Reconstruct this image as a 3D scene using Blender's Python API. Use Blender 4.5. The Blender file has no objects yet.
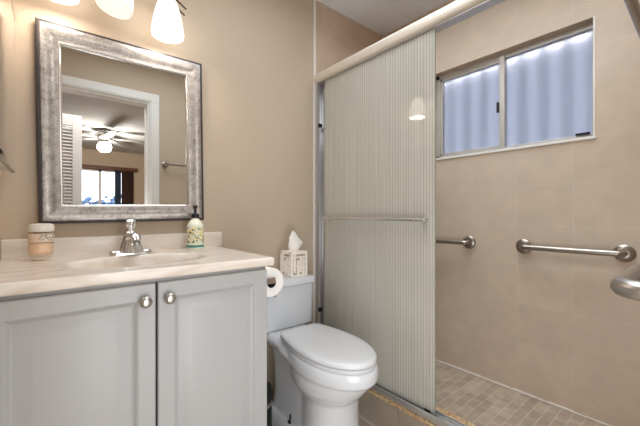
import bpy, bmesh, math, random
from mathutils import Vector, Matrix
random.seed(4)
PI = math.pi
S = bpy.context.scene
COL = S.collection

# ------------------------------------------------------------------ camera
CZ = 1.045
cd = bpy.data.cameras.new('camera')
cam = bpy.data.objects.new('camera', cd)
COL.objects.link(cam)
cam.location = (0, 0, CZ)
cam.rotation_euler = (PI / 2, 0, -math.radians(39.7))
cd.sensor_width = 36
cd.lens = 325 / 640 * 36
cd.shift_y = 1 / 640
cd.clip_start = 0.01
S.camera = cam

# ------------------------------------------------------------------ world, lights, exposure
w = bpy.data.worlds.new('sky')
S.world = w
w.use_nodes = True
bg = w.node_tree.nodes['Background']
bg.inputs[0].default_value = (0.90, 0.93, 1.0, 1)
bg.inputs[1].default_value = 1.65

S.view_settings.view_transform = 'Standard'
S.view_settings.look = 'None'
S.view_settings.gamma = 1
S.view_settings.use_curve_mapping = False
S.view_settings.exposure = 1.32
S.cycles.max_bounces = 10
S.cycles.diffuse_bounces = 6
S.cycles.transparent_max_bounces = 16
S.cycles.caustics_reflective = False
S.cycles.caustics_refractive = False
S.cycles.sample_clamp_indirect = 6


def lamp(name, kind, loc, energy, color=(1, 1, 1), size=0.03, rot=(0, 0, 0), size_y=None, spread=180):
    l = bpy.data.lights.new(name, kind)
    l.energy = energy
    l.color = color
    if kind == 'AREA':
        l.size = size
        l.spread = math.radians(spread)
        if size_y:
            l.shape = 'RECTANGLE'
            l.size_y = size_y
    else:
        l.shadow_soft_size = size
    o = bpy.data.objects.new(name, l)
    COL.objects.link(o)
    o.location = loc
    o.rotation_euler = rot
    return o


# added soft fill lights: bathroom ceiling, shower ceiling, doorway, bedroom ceiling
lamp('ceiling_fill', 'AREA', (0.66, 0.78, 2.385), 3.9, (0.88, 0.95, 1.0), 0.9, size_y=0.7, spread=170)  # added fill without a fixture, brightens the bathroom
lamp('shower_fill', 'AREA', (1.62, 0.75, 2.385), 2.9, (0.88, 0.95, 1.0), 0.5, size_y=1.4, spread=90)  # added fill without a fixture, lifts the shower walls
lamp('doorway_fill', 'AREA', (0.33, 0.03, 0.56), 3.5, (0.93, 0.97, 1.0), 0.6, (PI / 2, 0, -0.75), size_y=0.94)  # added fill below the camera, stands in for bedroom daylight
lamp('bedroom_fill', 'AREA', (0.6, -0.45, 2.385), 9, (1, 0.98, 0.96), 1.2, size_y=0.6)  # added fill out of the mirror's view, brightens the bedroom

# ------------------------------------------------------------------ materials


def lin(h):
    h = h.lstrip('#')
    c = [int(h[i:i + 2], 16) / 255 for i in (0, 2, 4)]
    return tuple(x / 12.92 if x <= 0.04045 else ((x + 0.055) / 1.055) ** 2.4 for x in c) + (1,)


class NT:
    def __init__(s, name):
        s.m = bpy.data.materials.new(name)
        s.m.use_nodes = True
        s.t = s.m.node_tree
        s.b = s.t.nodes['Principled BSDF']
        s.out = s.t.nodes['Material Output']

    def n(s, kind, **kw):
        x = s.t.nodes.new(kind)
        for k, v in kw.items():
            if k.startswith('i_'):
                key = k[2:]
                key = int(key) if key.isdigit() else key.replace('_', ' ')
                x.inputs[key].default_value = v
            else:
                setattr(x, k, v)
        return x

    def l(s, a, b):
        s.t.links.new(a, b)

    def coord(s):
        return s.n('ShaderNodeTexCoord').outputs['Object']

    def math(s, op, a, b=None):
        x = s.n('ShaderNodeMath', operation=op)
        for i, v in enumerate((a, b)):
            if v is None:
                continue
            if isinstance(v, (int, float)):
                x.inputs[i].default_value = v
            else:
                s.l(v, x.inputs[i])
        return x.outputs[0]

    def mixc(s, fac, a, b):
        x = s.n('ShaderNodeMix', data_type='RGBA')
        for i, v in ((0, fac), (6, a), (7, b)):
            if isinstance(v, (int, float, tuple)):
                x.inputs[i].default_value = v
            else:
                s.l(v, x.inputs[i])
        return x.outputs[2]

    def noise(s, scale, detail=4, rough=0.55, vec=None):
        x = s.n('ShaderNodeTexNoise')
        x.inputs['Scale'].default_value = scale
        x.inputs['Detail'].default_value = detail
        x.inputs['Roughness'].default_value = rough
        s.l(vec if vec is not None else s.coord(), x.inputs['Vector'])
        return x.outputs['Fac']

    def ramp(s, fac, stops):
        x = s.n('ShaderNodeValToRGB')
        while len(x.color_ramp.elements) < len(stops):
            x.color_ramp.elements.new(0.5)
        for e, (p, c) in zip(x.color_ramp.elements, stops):
            e.position = p
            e.color = c
        s.l(fac, x.inputs[0])
        return x.outputs[0]

    def bump(s, h, strength=0.2, dist=0.002):
        x = s.n('ShaderNodeBump')
        x.inputs['Strength'].default_value = strength
        x.inputs['Distance'].default_value = dist
        s.l(h, x.inputs['Height'])
        s.l(x.outputs[0], s.b.inputs['Normal'])


def mat(name, hexc, rough=0.5, metal=0.0, vary=0.0, scale=8, bump=0.0, bscale=120, **kw):
    s = NT(name)
    c = lin(hexc)
    s.b.inputs['Base Color'].default_value = c
    s.b.inputs['Roughness'].default_value = rough
    s.b.inputs['Metallic'].default_value = metal
    for k, v in kw.items():
        s.b.inputs[k.replace('_', ' ')].default_value = v
    if vary:
        d = tuple(x * (1 - vary) for x in c[:3]) + (1,)
        e = tuple(min(1, x * (1 + vary)) for x in c[:3]) + (1,)
        s.l(s.ramp(s.noise(scale), [(0.3, d), (0.7, e)]), s.b.inputs['Base Color'])
    if bump:
        s.bump(s.noise(bscale, 3), bump, 0.001)
    return s.m


def tile_mat(name, axes, bw, bh, ox, oy, c1, c2, mort, msize, rough, off=0.0, vary=0.06, vscale=9):
    s = NT(name)
    sep = s.n('ShaderNodeSeparateXYZ')
    s.l(s.coord(), sep.inputs[0])
    cmb = s.n('ShaderNodeCombineXYZ')
    s.l(s.math('SUBTRACT', sep.outputs[axes[0]], ox), cmb.inputs[0])
    s.l(s.math('SUBTRACT', sep.outputs[axes[1]], oy), cmb.inputs[1])
    br = s.n('ShaderNodeTexBrick', offset=off, squash=1.0)
    s.l(cmb.outputs[0], br.inputs['Vector'])
    br.inputs['Scale'].default_value = 1
    br.inputs['Brick Width'].default_value = bw
    br.inputs['Row Height'].default_value = bh
    br.inputs['Mortar Size'].default_value = msize
    br.inputs['Mortar Smooth'].default_value = 0.3
    br.inputs['Color1'].default_value = lin(c1)
    br.inputs['Color2'].default_value = lin(c2)
    br.inputs['Mortar'].default_value = lin(mort)
    n = s.noise(vscale, 6, 0.6)
    lo, hi = (1 - vary,) * 3 + (1,), (1 + vary,) * 3 + (1,)
    mul = s.n('ShaderNodeMix', data_type='RGBA', blend_type='MULTIPLY')
    mul.inputs[0].default_value = 1
    s.l(br.outputs['Color'], mul.inputs[6])
    s.l(s.ramp(n, [(0.3, lo), (0.7, hi)]), mul.inputs[7])
    s.l(mul.outputs[2], s.b.inputs['Base Color'])
    s.b.inputs['Roughness'].default_value = rough
    s.bump(s.math('SUBTRACT', 1.0, br.outputs['Fac']), 0.25, 0.002)
    return s.m


M = {}
M['paint'] = mat('wall_paint', '#C9B7A2', 0.62, vary=0.02, scale=3, bump=0.08, bscale=90)
M['ceil'] = mat('ceiling_paint', '#EDF3FC', 0.8, bump=0.1, bscale=150)
M['popcorn'] = mat('rough_ceiling', '#C9CBCD', 0.9, vary=0.08, scale=40, bump=0.9, bscale=60)
M['tile'] = tile_mat('wall_tile_side', (1, 2), 0.245, 0.21, 0.429 - 4.9, 1.403 - 2.1, '#D6C5B3', '#D2C1AF', '#DCCFC1', 0.0013, 0.36)
M['tileb'] = tile_mat('wall_tile_end', (0, 2), 0.245, 0.21, 1.353 - 4.9, 1.403 - 2.1, '#CDB7A3', '#C8B29E', '#D8C9BA', 0.0016, 0.42)
M['mosaic'] = tile_mat('shower_mosaic', (0, 1), 0.086, 0.046, 0.02, 0.01, '#AC9B89', '#988878', '#B8AB9B', 0.0022, 0.6, 0.5, 0.14, 16)
M['floor'] = tile_mat('floor_tile', (0, 1), 0.33, 0.33, 0.24, 0.30, '#A89C8D', '#A29687', '#CFC6BA', 0.003, 0.4, 0, 0.07, 7)
M['curbtile'] = tile_mat('curb_tile', (1, 2), 0.33, 0.5, 0.935 - 3.3, -0.2, '#A39787', '#9D9181', '#7F766B', 0.002, 0.4, 0, 0.08, 9)
M['white'] = mat('white_trim', '#EDEBE7', 0.45)
M['vanity'] = mat('white_cabinet', '#AEAEAF', 0.38)
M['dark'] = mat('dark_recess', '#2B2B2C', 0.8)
M['ceramic'] = mat('white_ceramic', '#D9DCE1', 0.12, Coat_Weight=0.3)
M['seat'] = mat('seat_plastic', '#D8DADE', 0.22)
M['chrome'] = mat('chrome', '#E9E9EA', 0.12, 1.0)
M['nickel'] = mat('brushed_nickel', '#B9B5B0', 0.3, 1.0)
M['steel'] = mat('grab_steel', '#A39C94', 0.28, 1.0)
M['alum'] = mat('anodised_aluminium', '#E3D9CC', 0.45, 0.3)
M['track'] = mat('track_aluminium', '#CDCCCD', 0.28, 0.75)
M['winalum'] = mat('window_aluminium', '#D5D0CA', 0.4, 0.5)
M['rubber'] = mat('black_rubber', '#151515', 0.55)
M['bronze'] = mat('dark_bronze', '#4A3A30', 0.4, 0.8)
M['mirror'] = mat('mirror_silver', '#F2F3F3', 0.0, 1.0)
M['black_trim'] = mat('dark_frame_edge', '#3A3436', 0.45)
M['tissue'] = mat('paper', '#F7F4F0', 0.9)
M['lattice'] = mat('lattice_white', '#FBF4EA', 0.5)
M['latticeback'] = mat('lattice_inner', '#BFAF9A', 0.8)
M['pump'] = mat('pump_black', '#17161A', 0.3)
M['candlelid'] = mat('candle_lid', '#E9E2D8', 0.4)
M['core'] = mat('cardboard_core', '#4A4038', 0.9)
M['wood'] = mat('valance_wood', '#6B4432', 0.5, vary=0.2, scale=12)
M['brown'] = mat('brown_curtain', '#4A332B', 0.9)
M['bluecurtain'] = mat('blue_curtain', '#3C4C63', 0.9)
M['carpet'] = mat('bedroom_floor', '#9B8C7B', 0.9)
M['leaf'] = mat('hedge_leaf', '#5E7FA6', 0.7, vary=0.4, scale=10)
M['greydoor'] = mat('grey_white_paint', '#CFCFCF', 0.5)
M['fanblade'] = mat('fan_blade', '#8A8784', 0.5)
M['edging'] = mat('taupe_edging', '#A89988', 0.5, 0.0)


def granite():
    s = NT('golden_granite')
    v = s.n('ShaderNodeTexVoronoi')
    v.inputs['Scale'].default_value = 140
    s.l(s.coord(), v.inputs['Vector'])
    sep = s.n('ShaderNodeSeparateColor')
    s.l(v.outputs['Color'], sep.inputs[0])
    c = s.ramp(sep.outputs[0], [(0.0, lin('#8A6A4C')), (0.3, lin('#C9A678')), (0.55, lin('#B9976F')), (0.75, lin('#D8C2A0')), (1.0, lin('#A9785A'))])
    s.l(c, s.b.inputs['Base Color'])
    s.b.inputs['Roughness'].default_value = 0.35
    return s.m


M['granite'] = granite()


def marble():
    s = NT('cultured_marble')
    mp = s.n('ShaderNodeMapping')
    mp.inputs['Scale'].default_value = (3, 9, 9)
    mp.inputs['Rotation'].default_value = (0, 0, 0.35)
    s.l(s.coord(), mp.inputs[0])
    n = s.n('ShaderNodeTexNoise')
    n.inputs['Scale'].default_value = 1.4
    n.inputs['Detail'].default_value = 6
    n.inputs['Distortion'].default_value = 1.6
    s.l(mp.outputs[0], n.inputs['Vector'])
    c = s.ramp(n.outputs['Fac'], [(0.32, lin('#DBCDC0')), (0.5, lin('#E8DED4')), (0.68, lin('#F0E9E2'))])
    s.l(c, s.b.inputs['Base Color'])
    s.b.inputs['Roughness'].default_value = 0.2
    return s.m


M['marble'] = marble()


def frame_silver():
    s = NT('distressed_silver')
    n = s.noise(26, 8, 0.75)
    n2 = s.noise(180, 4, 0.7)
    f = s.math('ADD', s.math('MULTIPLY', n, 0.6), s.math('MULTIPLY', n2, 0.4))
    c = s.ramp(f, [(0.36, lin('#746B66')), (0.47, lin('#A39D99')), (0.6, lin('#C4C0BC'))])
    s.l(c, s.b.inputs['Base Color'])
    s.b.inputs['Metallic'].default_value = 0.7
    s.b.inputs['Roughness'].default_value = 0.36
    s.bump(f, 0.25, 0.001)
    return s.m


M['frame'] = frame_silver()
M['bead'] = mat('silver_bead', '#DAD7D3', 0.25, 0.8)


def reeded(name, rib, lo, hi):
    s = NT(name)
    sep = s.n('ShaderNodeSeparateXYZ')
    s.l(s.coord(), sep.inputs[0])
    ph = s.math('MULTIPLY', sep.outputs[1], 2 * PI / 0.0155)
    si = s.math('SINE', ph)
    cmb = s.n('ShaderNodeCombineXYZ')
    s.l(s.math('MULTIPLY', sep.outputs[1], 75.0), cmb.inputs[0])
    s.l(s.math('MULTIPLY', sep.outputs[2], 1.3), cmb.inputs[1])
    streak = s.noise(1.0, 2, 0.6, cmb.outputs[0])
    s01 = s.math('ADD', s.math('MULTIPLY', si, 0.38), s.math('MULTIPLY', streak, 1.0))
    tr = s.n('ShaderNodeBsdfTransparent')
    tr.inputs[0].default_value = (0.93, 0.95, 0.91, 1)
    df = s.n('ShaderNodeBsdfDiffuse')
    s.l(s.mixc(s01, lin(rib), lin('#F6F3EA')), df.inputs[0])
    tl = s.n('ShaderNodeBsdfTranslucent')
    tl.inputs[0].default_value = lin('#F2EFE5')
    fr = s.n('ShaderNodeMixShader')
    fr.inputs[0].default_value = 0.2
    s.l(df.outputs[0], fr.inputs[1])
    s.l(tl.outputs[0], fr.inputs[2])
    base = s.n('ShaderNodeMixShader')
    s.l(s.math('ADD', s.math('MULTIPLY', s01, hi - lo), lo), base.inputs[0])
    s.l(tr.outputs[0], base.inputs[1])
    s.l(fr.outputs[0], base.inputs[2])
    gl = s.n('ShaderNodeBsdfGlossy')
    gl.inputs['Roughness'].default_value = 0.03
    fn = s.n('ShaderNodeFresnel')
    fn.inputs['IOR'].default_value = 1.6
    fin = s.n('ShaderNodeMixShader')
    s.l(fn.outputs[0], fin.inputs[0])
    s.l(base.outputs[0], fin.inputs[1])
    s.l(gl.outputs[0], fin.inputs[2])
    s.l(fin.outputs[0], s.out.inputs['Surface'])
    return s.m


M['reeded'] = reeded('reeded_glass', '#EDE8DA', 0.64, 0.84)
M['frost'] = reeded('frosted_glass', '#F6F3EA', 0.72, 0.72)
M['glassedge'] = mat('green_glass_edge', '#B9C6B8', 0.15, Transmission_Weight=0.3)


def frosted():
    s = NT('obscure_window_glass')
    s.b.inputs['Base Color'].default_value = (0.95, 0.96, 1, 1)
    s.b.inputs['Transmission Weight'].default_value = 1
    s.b.inputs['Roughness'].default_value = 0.6
    s.b.inputs['IOR'].default_value = 1.2
    return s.m


M['frosted'] = frosted()


def clear_pane():
    s = NT('clear_window_glass')
    tr = s.n('ShaderNodeBsdfTransparent')
    gl = s.n('ShaderNodeBsdfGlossy')
    gl.inputs['Roughness'].default_value = 0.0
    fn = s.n('ShaderNodeFresnel')
    mx = s.n('ShaderNodeMixShader')
    s.l(fn.outputs[0], mx.inputs[0])
    s.l(tr.outputs[0], mx.inputs[1])
    s.l(gl.outputs[0], mx.inputs[2])
    s.l(mx.outputs[0], s.out.inputs['Surface'])
    return s.m


M['clear'] = clear_pane()


def shutter():
    s = NT('translucent_shutter')
    d = s.n('ShaderNodeBsdfDiffuse')
    d.inputs[0].default_value = lin('#C8CAD0')
    t = s.n('ShaderNodeBsdfTranslucent')
    t.inputs[0].default_value = lin('#C6C9D0')
    mx = s.n('ShaderNodeMixShader')
    mx.inputs[0].default_value = 0.6
    s.l(d.outputs[0], mx.inputs[1])
    s.l(t.outputs[0], mx.inputs[2])
    s.l(mx.outputs[0], s.out.inputs['Surface'])
    return s.m


M['shutter'] = shutter()


def glow(name, hexc, strength, base='#F6F1EA'):
    s = NT(name)
    s.b.inputs['Base Color'].default_value = lin(base)
    s.b.inputs['Roughness'].default_value = 0.3
    s.b.inputs['Emission Color'].default_value = lin(hexc)
    s.b.inputs['Emission Strength'].default_value = strength
    return s.m


M['shade_on'] = glow('lit_opal_shade', '#FFF4E4', 1.2)
M['shade_dim'] = glow('dim_opal_shade', '#FFF0E2', 0.16)
M['globe_on'] = glow('lit_fan_globe', '#FFF6E8', 70.0)


def opal():
    s = NT('unlit_opal_shade')
    d = s.n('ShaderNodeBsdfDiffuse')
    d.inputs[0].default_value = lin('#F0E8E0')
    t = s.n('ShaderNodeBsdfTranslucent')
    t.inputs[0].default_value = lin('#F0E8E0')
    mx = s.n('ShaderNodeMixShader')
    mx.inputs[0].default_value = 0.4
    s.l(d.outputs[0], mx.inputs[1])
    s.l(t.outputs[0], mx.inputs[2])
    gl = s.n('ShaderNodeBsdfGlossy')
    gl.inputs['Roughness'].default_value = 0.1
    m2 = s.n('ShaderNodeMixShader')
    m2.inputs[0].default_value = 0.06
    s.l(mx.outputs[0], m2.inputs[1])
    s.l(gl.outputs[0], m2.inputs[2])
    s.l(m2.outputs[0], s.out.inputs['Surface'])
    return s.m


M['shade_off'] = opal()


def soap_label():
    s = NT('floral_label')
    v = s.n('ShaderNodeTexVoronoi')
    v.inputs['Scale'].default_value = 190
    s.l(s.coord(), v.inputs['Vector'])
    sep = s.n('ShaderNodeSeparateColor')
    s.l(v.outputs['Color'], sep.inputs[0])
    c = s.ramp(sep.outputs[0], [(0.0, lin('#F4F0DC')), (0.30, lin('#E0CE66')), (0.52, lin('#F2EEDA')), (0.7, lin('#5E8F4E')), (0.82, lin('#F2EEDA')), (0.9, lin('#2F4E86'))])
    for e in s.t.nodes:
        if e.type == 'VALTORGB':
            e.color_ramp.interpolation = 'CONSTANT'
    s.l(c, s.b.inputs['Base Color'])
    s.b.inputs['Roughness'].default_value = 0.45
    return s.m


M['label'] = soap_label()
M['soapwhite'] = mat('soap_bottle_glass', '#EFF0DF', 0.2)
M['teal'] = mat('teal_band', '#3F8F86', 0.4)
M['labelwhite'] = mat('label_strip', '#E8ECEA', 0.5)
M['wax'] = mat('peach_wax', '#F7DCC2', 0.5)


def jar_glass():
    s = NT('jar_glass')
    tr = s.n('ShaderNodeBsdfTransparent')
    tr.inputs[0].default_value = (0.98, 0.95, 0.92, 1)
    gl = s.n('ShaderNodeBsdfGlossy')
    gl.inputs['Roughness'].default_value = 0.05
    lw = s.n('ShaderNodeLayerWeight')
    lw.inputs['Blend'].default_value = 0.2
    mx = s.n('ShaderNodeMixShader')
    s.l(s.math('MULTIPLY', lw.outputs['Facing'], 0.35), mx.inputs[0])
    s.l(tr.outputs[0], mx.inputs[1])
    s.l(gl.outputs[0], mx.inputs[2])
    s.l(mx.outputs[0], s.out.inputs['Surface'])
    return s.m


M['jar'] = jar_glass()
M['jarlabel'] = mat('pink_jar_label', '#EBD3BF', 0.5, vary=0.08, scale=60)
M['print'] = mat('grey_print', '#6B5A55', 0.6)
M['silverfoil'] = mat('silver_scroll', '#CFCBC6', 0.25, 0.9)

# ------------------------------------------------------------------ mesh helpers
ORG = {}


def BM():
    return bmesh.new()


def bx(bm, x0, y0, z0, x1, y1, z1, bev=0.0, seg=2):
    t = bmesh.new()
    bmesh.ops.create_cube(t, size=1)
    for v in t.verts:
        v.co = Vector(((x0 + x1) / 2 + v.co.x * (x1 - x0), (y0 + y1) / 2 + v.co.y * (y1 - y0), (z0 + z1) / 2 + v.co.z * (z1 - z0)))
    if bev:
        bmesh.ops.bevel(t, geom=t.edges[:], offset=bev, segments=seg, affect='EDGES', profile=0.5)
    join(bm, t)
    return bm


def join(bm, t, mtx=None):
    if mtx:
        bmesh.ops.transform(t, matrix=mtx, verts=t.verts)
    me = bpy.data.meshes.new('tmp')
    t.to_mesh(me)
    t.free()
    bm.from_mesh(me)
    bpy.data.meshes.remove(me)


def loft(bm, rings, cap=True, closed=True):
    vs = [[bm.verts.new(p) for p in r] for r in rings]
    n = len(rings[0])
    for a, b in zip(vs, vs[1:]):
        for i in range(n if closed else n - 1):
            j = (i + 1) % n
            try:
                bm.faces.new((a[i], a[j], b[j], b[i]))
            except ValueError:
                pass
    if cap and closed:
        bm.faces.new(vs[0][::-1])
        bm.faces.new(vs[-1])
    return bm


def lathe(bm, prof, loc=(0, 0, 0), n=32, axis='Z', cap=True):
    rings = []
    for r, z in prof:
        ring = []
        for i in range(n):
            a = 2 * PI * i / n
            p = (r * math.cos(a), r * math.sin(a), z)
            if axis == 'X':
                p = (p[2], p[0], p[1])
            elif axis == 'Y':
                p = (p[1], p[2], p[0])
            ring.append(Vector(p) + Vector(loc))
        rings.append(ring)
    return loft(bm, rings, cap)


def tube(bm, pts, r, n=14, cap=True):
    pts = [Vector(p) for p in pts]
    rs = r if isinstance(r, (list, tuple)) else [r] * len(pts)
    t0 = (pts[1] - pts[0]).normalized()
    up = Vector((0, 0, 1)) if abs(t0.z) < 0.9 else Vector((1, 0, 0))
    u = t0.cross(up).normalized()
    rings = []
    for i, p in enumerate(pts):
        if i == 0:
            t = t0
        elif i == len(pts) - 1:
            t = (pts[-1] - pts[-2]).normalized()
        else:
            t = ((pts[i + 1] - p).normalized() + (p - pts[i - 1]).normalized()).normalized()
        u = (u - t * u.dot(t)).normalized()
        v = t.cross(u)
        rings.append([p + (u * math.cos(2 * PI * k / n) + v * math.sin(2 * PI * k / n)) * rs[i] for k in range(n)])
    return loft(bm, rings, cap)


def arc(c, a, b, r, t0, t1, n=8):
    """points on a circle about c spanned by unit vectors a, b"""
    c, a, b = Vector(c), Vector(a), Vector(b)
    return [c + (a * math.cos(t0 + (t1 - t0) * i / n) + b * math.sin(t0 + (t1 - t0) * i / n)) * r for i in range(n + 1)]


def rrect(x0, y0, x1, y1, r, z, n=5):
    out = []
    for cx, cy, a in ((x1 - r, y1 - r, 0), (x0 + r, y1 - r, PI / 2), (x0 + r, y0 + r, PI), (x1 - r, y0 + r, 3 * PI / 2)):
        for i in range(n + 1):
            t = a + PI / 2 * i / n
            out.append((cx + r * math.cos(t), cy + r * math.sin(t), z))
    return out


def tag(o, label=None, cat=None, group=None, kind=None):
    for k, v in (('label', label), ('category', cat), ('group', group), ('kind', kind)):
        if v:
            o[k] = v
    return o


def thing(name, loc, label, cat, group=None, kind=None):
    o = bpy.data.objects.new(name, None)
    COL.objects.link(o)
    o.location = loc
    o.empty_display_size = 0.05
    ORG[o.name] = Vector(loc)
    return tag(o, label, cat, group, kind)


def obj(name, bm, m, parent=None, smooth=True, ang=40, loc=None, label=None):
    bmesh.ops.recalc_face_normals(bm, faces=bm.faces[:])
    org = ORG[parent.name] if parent else Vector(loc or (0, 0, 0))
    bmesh.ops.translate(bm, verts=bm.verts[:], vec=-org)
    me = bpy.data.meshes.new(name)
    if smooth:
        lim = math.radians(ang)
        for f in bm.faces:
            f.smooth = True
        for e in bm.edges:
            if len(e.link_faces) == 2 and e.calc_face_angle(0) > lim:
                e.smooth = False
    bm.to_mesh(me)
    bm.free()
    me.materials.append(m)
    o = bpy.data.objects.new(name, me)
    COL.objects.link(o)
    if parent:
        o.parent = parent
    else:
        o.location = org
    ORG[o.name] = org
    if label:
        o['label'] = label
    return o


def struct(name, bm, m, parent=None, smooth=False):
    o = obj(name, bm, m, parent, smooth)
    if not parent:
        o['kind'] = 'structure'
    return o


def box(*a, **k):
    return bx(BM(), *a, **k)


# ------------------------------------------------------------------ room shell
XL, XR, YB, YD, H = -0.135, 1.95, 1.6, 0.04, 2.40
XS = 1.285                       # where the shower tile begins
struct('floor', box(XL - 0.1, YD - 0.12, -0.1, 1.252, YB + 0.1, 0), M['floor'])
struct('floor_shower', box(1.38, YD - 0.02, -0.1, XR + 0.02, YB + 0.02, 0.085), M['mosaic'])
struct('ceiling', box(XL - 0.1, YD - 0.1, H, XR + 0.2, YB + 0.1, H + 0.08), M['ceil'])
struct('wall_back', box(XL - 0.1, YB, -0.1, XS, YB + 0.1, H + 0.02), M['paint'])
struct('wall_shower_end', box(XS, YB, -0.1, XR + 0.15, YB + 0.1, H + 0.02), M['tileb'])
struct('wall_left', box(XL - 0.1, YD - 0.12, -0.1, XL, YB, H + 0.02), M['paint'])
# window wall with an opening
WY0, WY1, WZ0, WZ1 = 0.353, 1.183, 1.41, 1.965
b = BM()
bx(b, XR, YD - 0.12, -0.1, XR + 0.15, YB, WZ0)
bx(b, XR, YD - 0.12, WZ1, XR + 0.15, YB, H + 0.02)
bx(b, XR, YD - 0.12, WZ0, XR + 0.15, WY0, WZ1)
bx(b, XR, WY1, WZ0, XR + 0.15, YB, WZ1)
struct('wall_right', b, M['tile'])
# door wall: painted part with the doorway, tiled part beside the shower
DX0, DX1, DZ = -0.075, 0.668, 2.02
b = BM()
bx(b, XL, YD - 0.12, 0, DX0, YD, H)
bx(b, DX1, YD - 0.12, 0, XS, YD, H)
bx(b, DX0, YD - 0.12, DZ, DX1, YD, H)
struct('wall_front', b, M['paint'])
struct('wall_shower_front', box(XS, YD - 0.12, 0, XR, YD, H), M['tileb'])
# casing round the doorway, bathroom side and jamb lining
b = BM()
cw = 0.076
bx(b, DX1, YD, 0, DX1 + cw, YD + 0.018, DZ, 0.003)
bx(b, DX0 - 0.05, YD, 0, DX0, YD + 0.018, DZ, 0.003)
bx(b, DX0 - 0.05, YD, DZ, DX1 + cw, YD + 0.018, DZ + cw, 0.003)
bx(b, DX1 + 0.012, YD + 0.018, 0, DX1 + 0.02, YD + 0.024, DZ + 0.012, 0.002)
bx(b, DX0, YD + 0.018, DZ + 0.012, DX1 + 0.02, YD + 0.024, DZ + 0.02, 0.002)
struct('trim_1', b, M['white'])
b = BM()
bx(b, DX1 - 0.015, YD - 0.121, 0, DX1, YD + 0.001, DZ - 0.015)
bx(b, DX0, YD - 0.121, DZ - 0.015, DX1, YD + 0.001, DZ)
bx(b, DX0, YD - 0.121, 0, DX0 + 0.012, YD + 0.001, DZ - 0.015)
struct('trim_2', b, M['white'])
# white strip where paint meets shower tile
struct('trim_3', box(XS - 0.012, YB - 0.008, 0, XS + 0.004, YB, H, 0.002), M['white'])

# shower curb: tile face, granite cap
b = box(1.25, YD, 0, 1.385, YB, 0.136)
struct('trim_4', b, M['curbtile'])
struct('trim_5', box(1.247, YD, 0.136, 1.395, YB, 0.146, 0.002), M['granite'])
# caulk line along the shower floor
b = BM()
for i in range(60):
    y0 = YD + i * (YB - YD) / 60
    r = 0.003 + random.random() * 0.004
    bx(b, XR - r, y0, 0.085, XR, y0 + (YB - YD) / 60, 0.085 + r)
struct('trim_6', b, M['white'])

# ------------------------------------------------------------------ shower window
wn = bpy.data.objects.new('window_1', None)
COL.objects.link(wn)
wn.location = (2.02, WY0, WZ0)
ORG[wn.name] = Vector(wn.location)
wn['kind'] = 'structure'
fx0, fx1 = 2.0, 2.04
b = BM()
t = 0.026
bx(b, fx0, WY0, WZ1 - t, fx1, WY1, WZ1, 0.002)
bx(b, fx0, WY0, WZ0, fx1, WY1, WZ0 + 0.02, 0.002)
bx(b, fx0, WY0, WZ0, fx1, WY0 + 0.012, WZ1, 0.002)
bx(b, fx0, WY1 - t, WZ0, fx1, WY1, WZ1, 0.002)
struct('window_frame', b, M['winalum'], wn)
ym = 0.768
struct('mullion', box(fx0 - 0.008, ym - 0.014, WZ0 + 0.005, fx1 - 0.008, ym + 0.014, WZ1 - 0.01, 0.002), M['winalum'], wn)
b = BM()                         # sliding sash on the far side
bx(b, fx0 + 0.004, ym, WZ1 - t - 0.016, fx1 - 0.004, WY1 - t, WZ1 - t, 0.002)
bx(b, fx0 + 0.004, WY1 - t - 0.016, WZ0 + 0.02, fx1 - 0.004, WY1 - t, WZ1 - t, 0.002)
bx(b, fx0 + 0.004, ym, WZ0 + 0.02, fx1 - 0.004, WY1 - t, WZ0 + 0.034, 0.002)
struct('sash', b, M['winalum'], wn)
struct('pane', box(2.022, WY0 + 0.012, WZ0 + 0.02, 2.026, ym, WZ1 - t), M['frosted'], wn)
struct('pane', box(2.014, ym, WZ0 + 0.03, 2.018, WY1 - t - 0.01, WZ1 - t - 0.01), M['frosted'], wn)
struct('latch', box(fx0 - 0.018, ym + 0.014, 1.63, fx0 - 0.004, ym + 0.026, 1.69, 0.003), M['rubber'], wn)
struct('window_catch', box(fx0 - 0.012, WY0 + 0.02, WZ0 + 0.02, fx0 + 0.002, WY0 + 0.075, WZ0 + 0.03, 0.002), M['rubber'], wn)
# light lip round the opening
b = BM()
bx(b, XR - 0.006, WY0 - 0.012, WZ0 - 0.014, XR + 0.05, WY1 + 0.01, WZ0, 0.002)
bx(b, XR - 0.003, WY0 - 0.008, WZ0 - 0.01, XR + 0.05, WY0 + 0.0, WZ1 - 0.0, 0.001)
struct('trim_7', b, M['white'])
# corrugated storm shutter outside the window, open slit along its top
b = BM()
ra, rb = [], []
N = 200
for i in range(N + 1):
    y = 0.1 + 1.35 * i / N
    ph = (y / 0.11) % 1
    k = min(1, max(0, (abs(ph - 0.5) - 0.14) / 0.10))
    x = 2.125 + 0.03 * k
    ra.append((x, y, 1.25))
    rb.append((x, y, 1.974))
loft(b, [ra, rb], False, False)
sh = obj('storm_shutter', b, M['shutter'], smooth=False, loc=(2.14, 0.775, 1.25))
md = sh.modifiers.new('thick', 'SOLIDIFY')
md.thickness = 0.002
tag(sh, 'pale blue corrugated storm shutter behind the frosted shower window', 'shutter')

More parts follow.
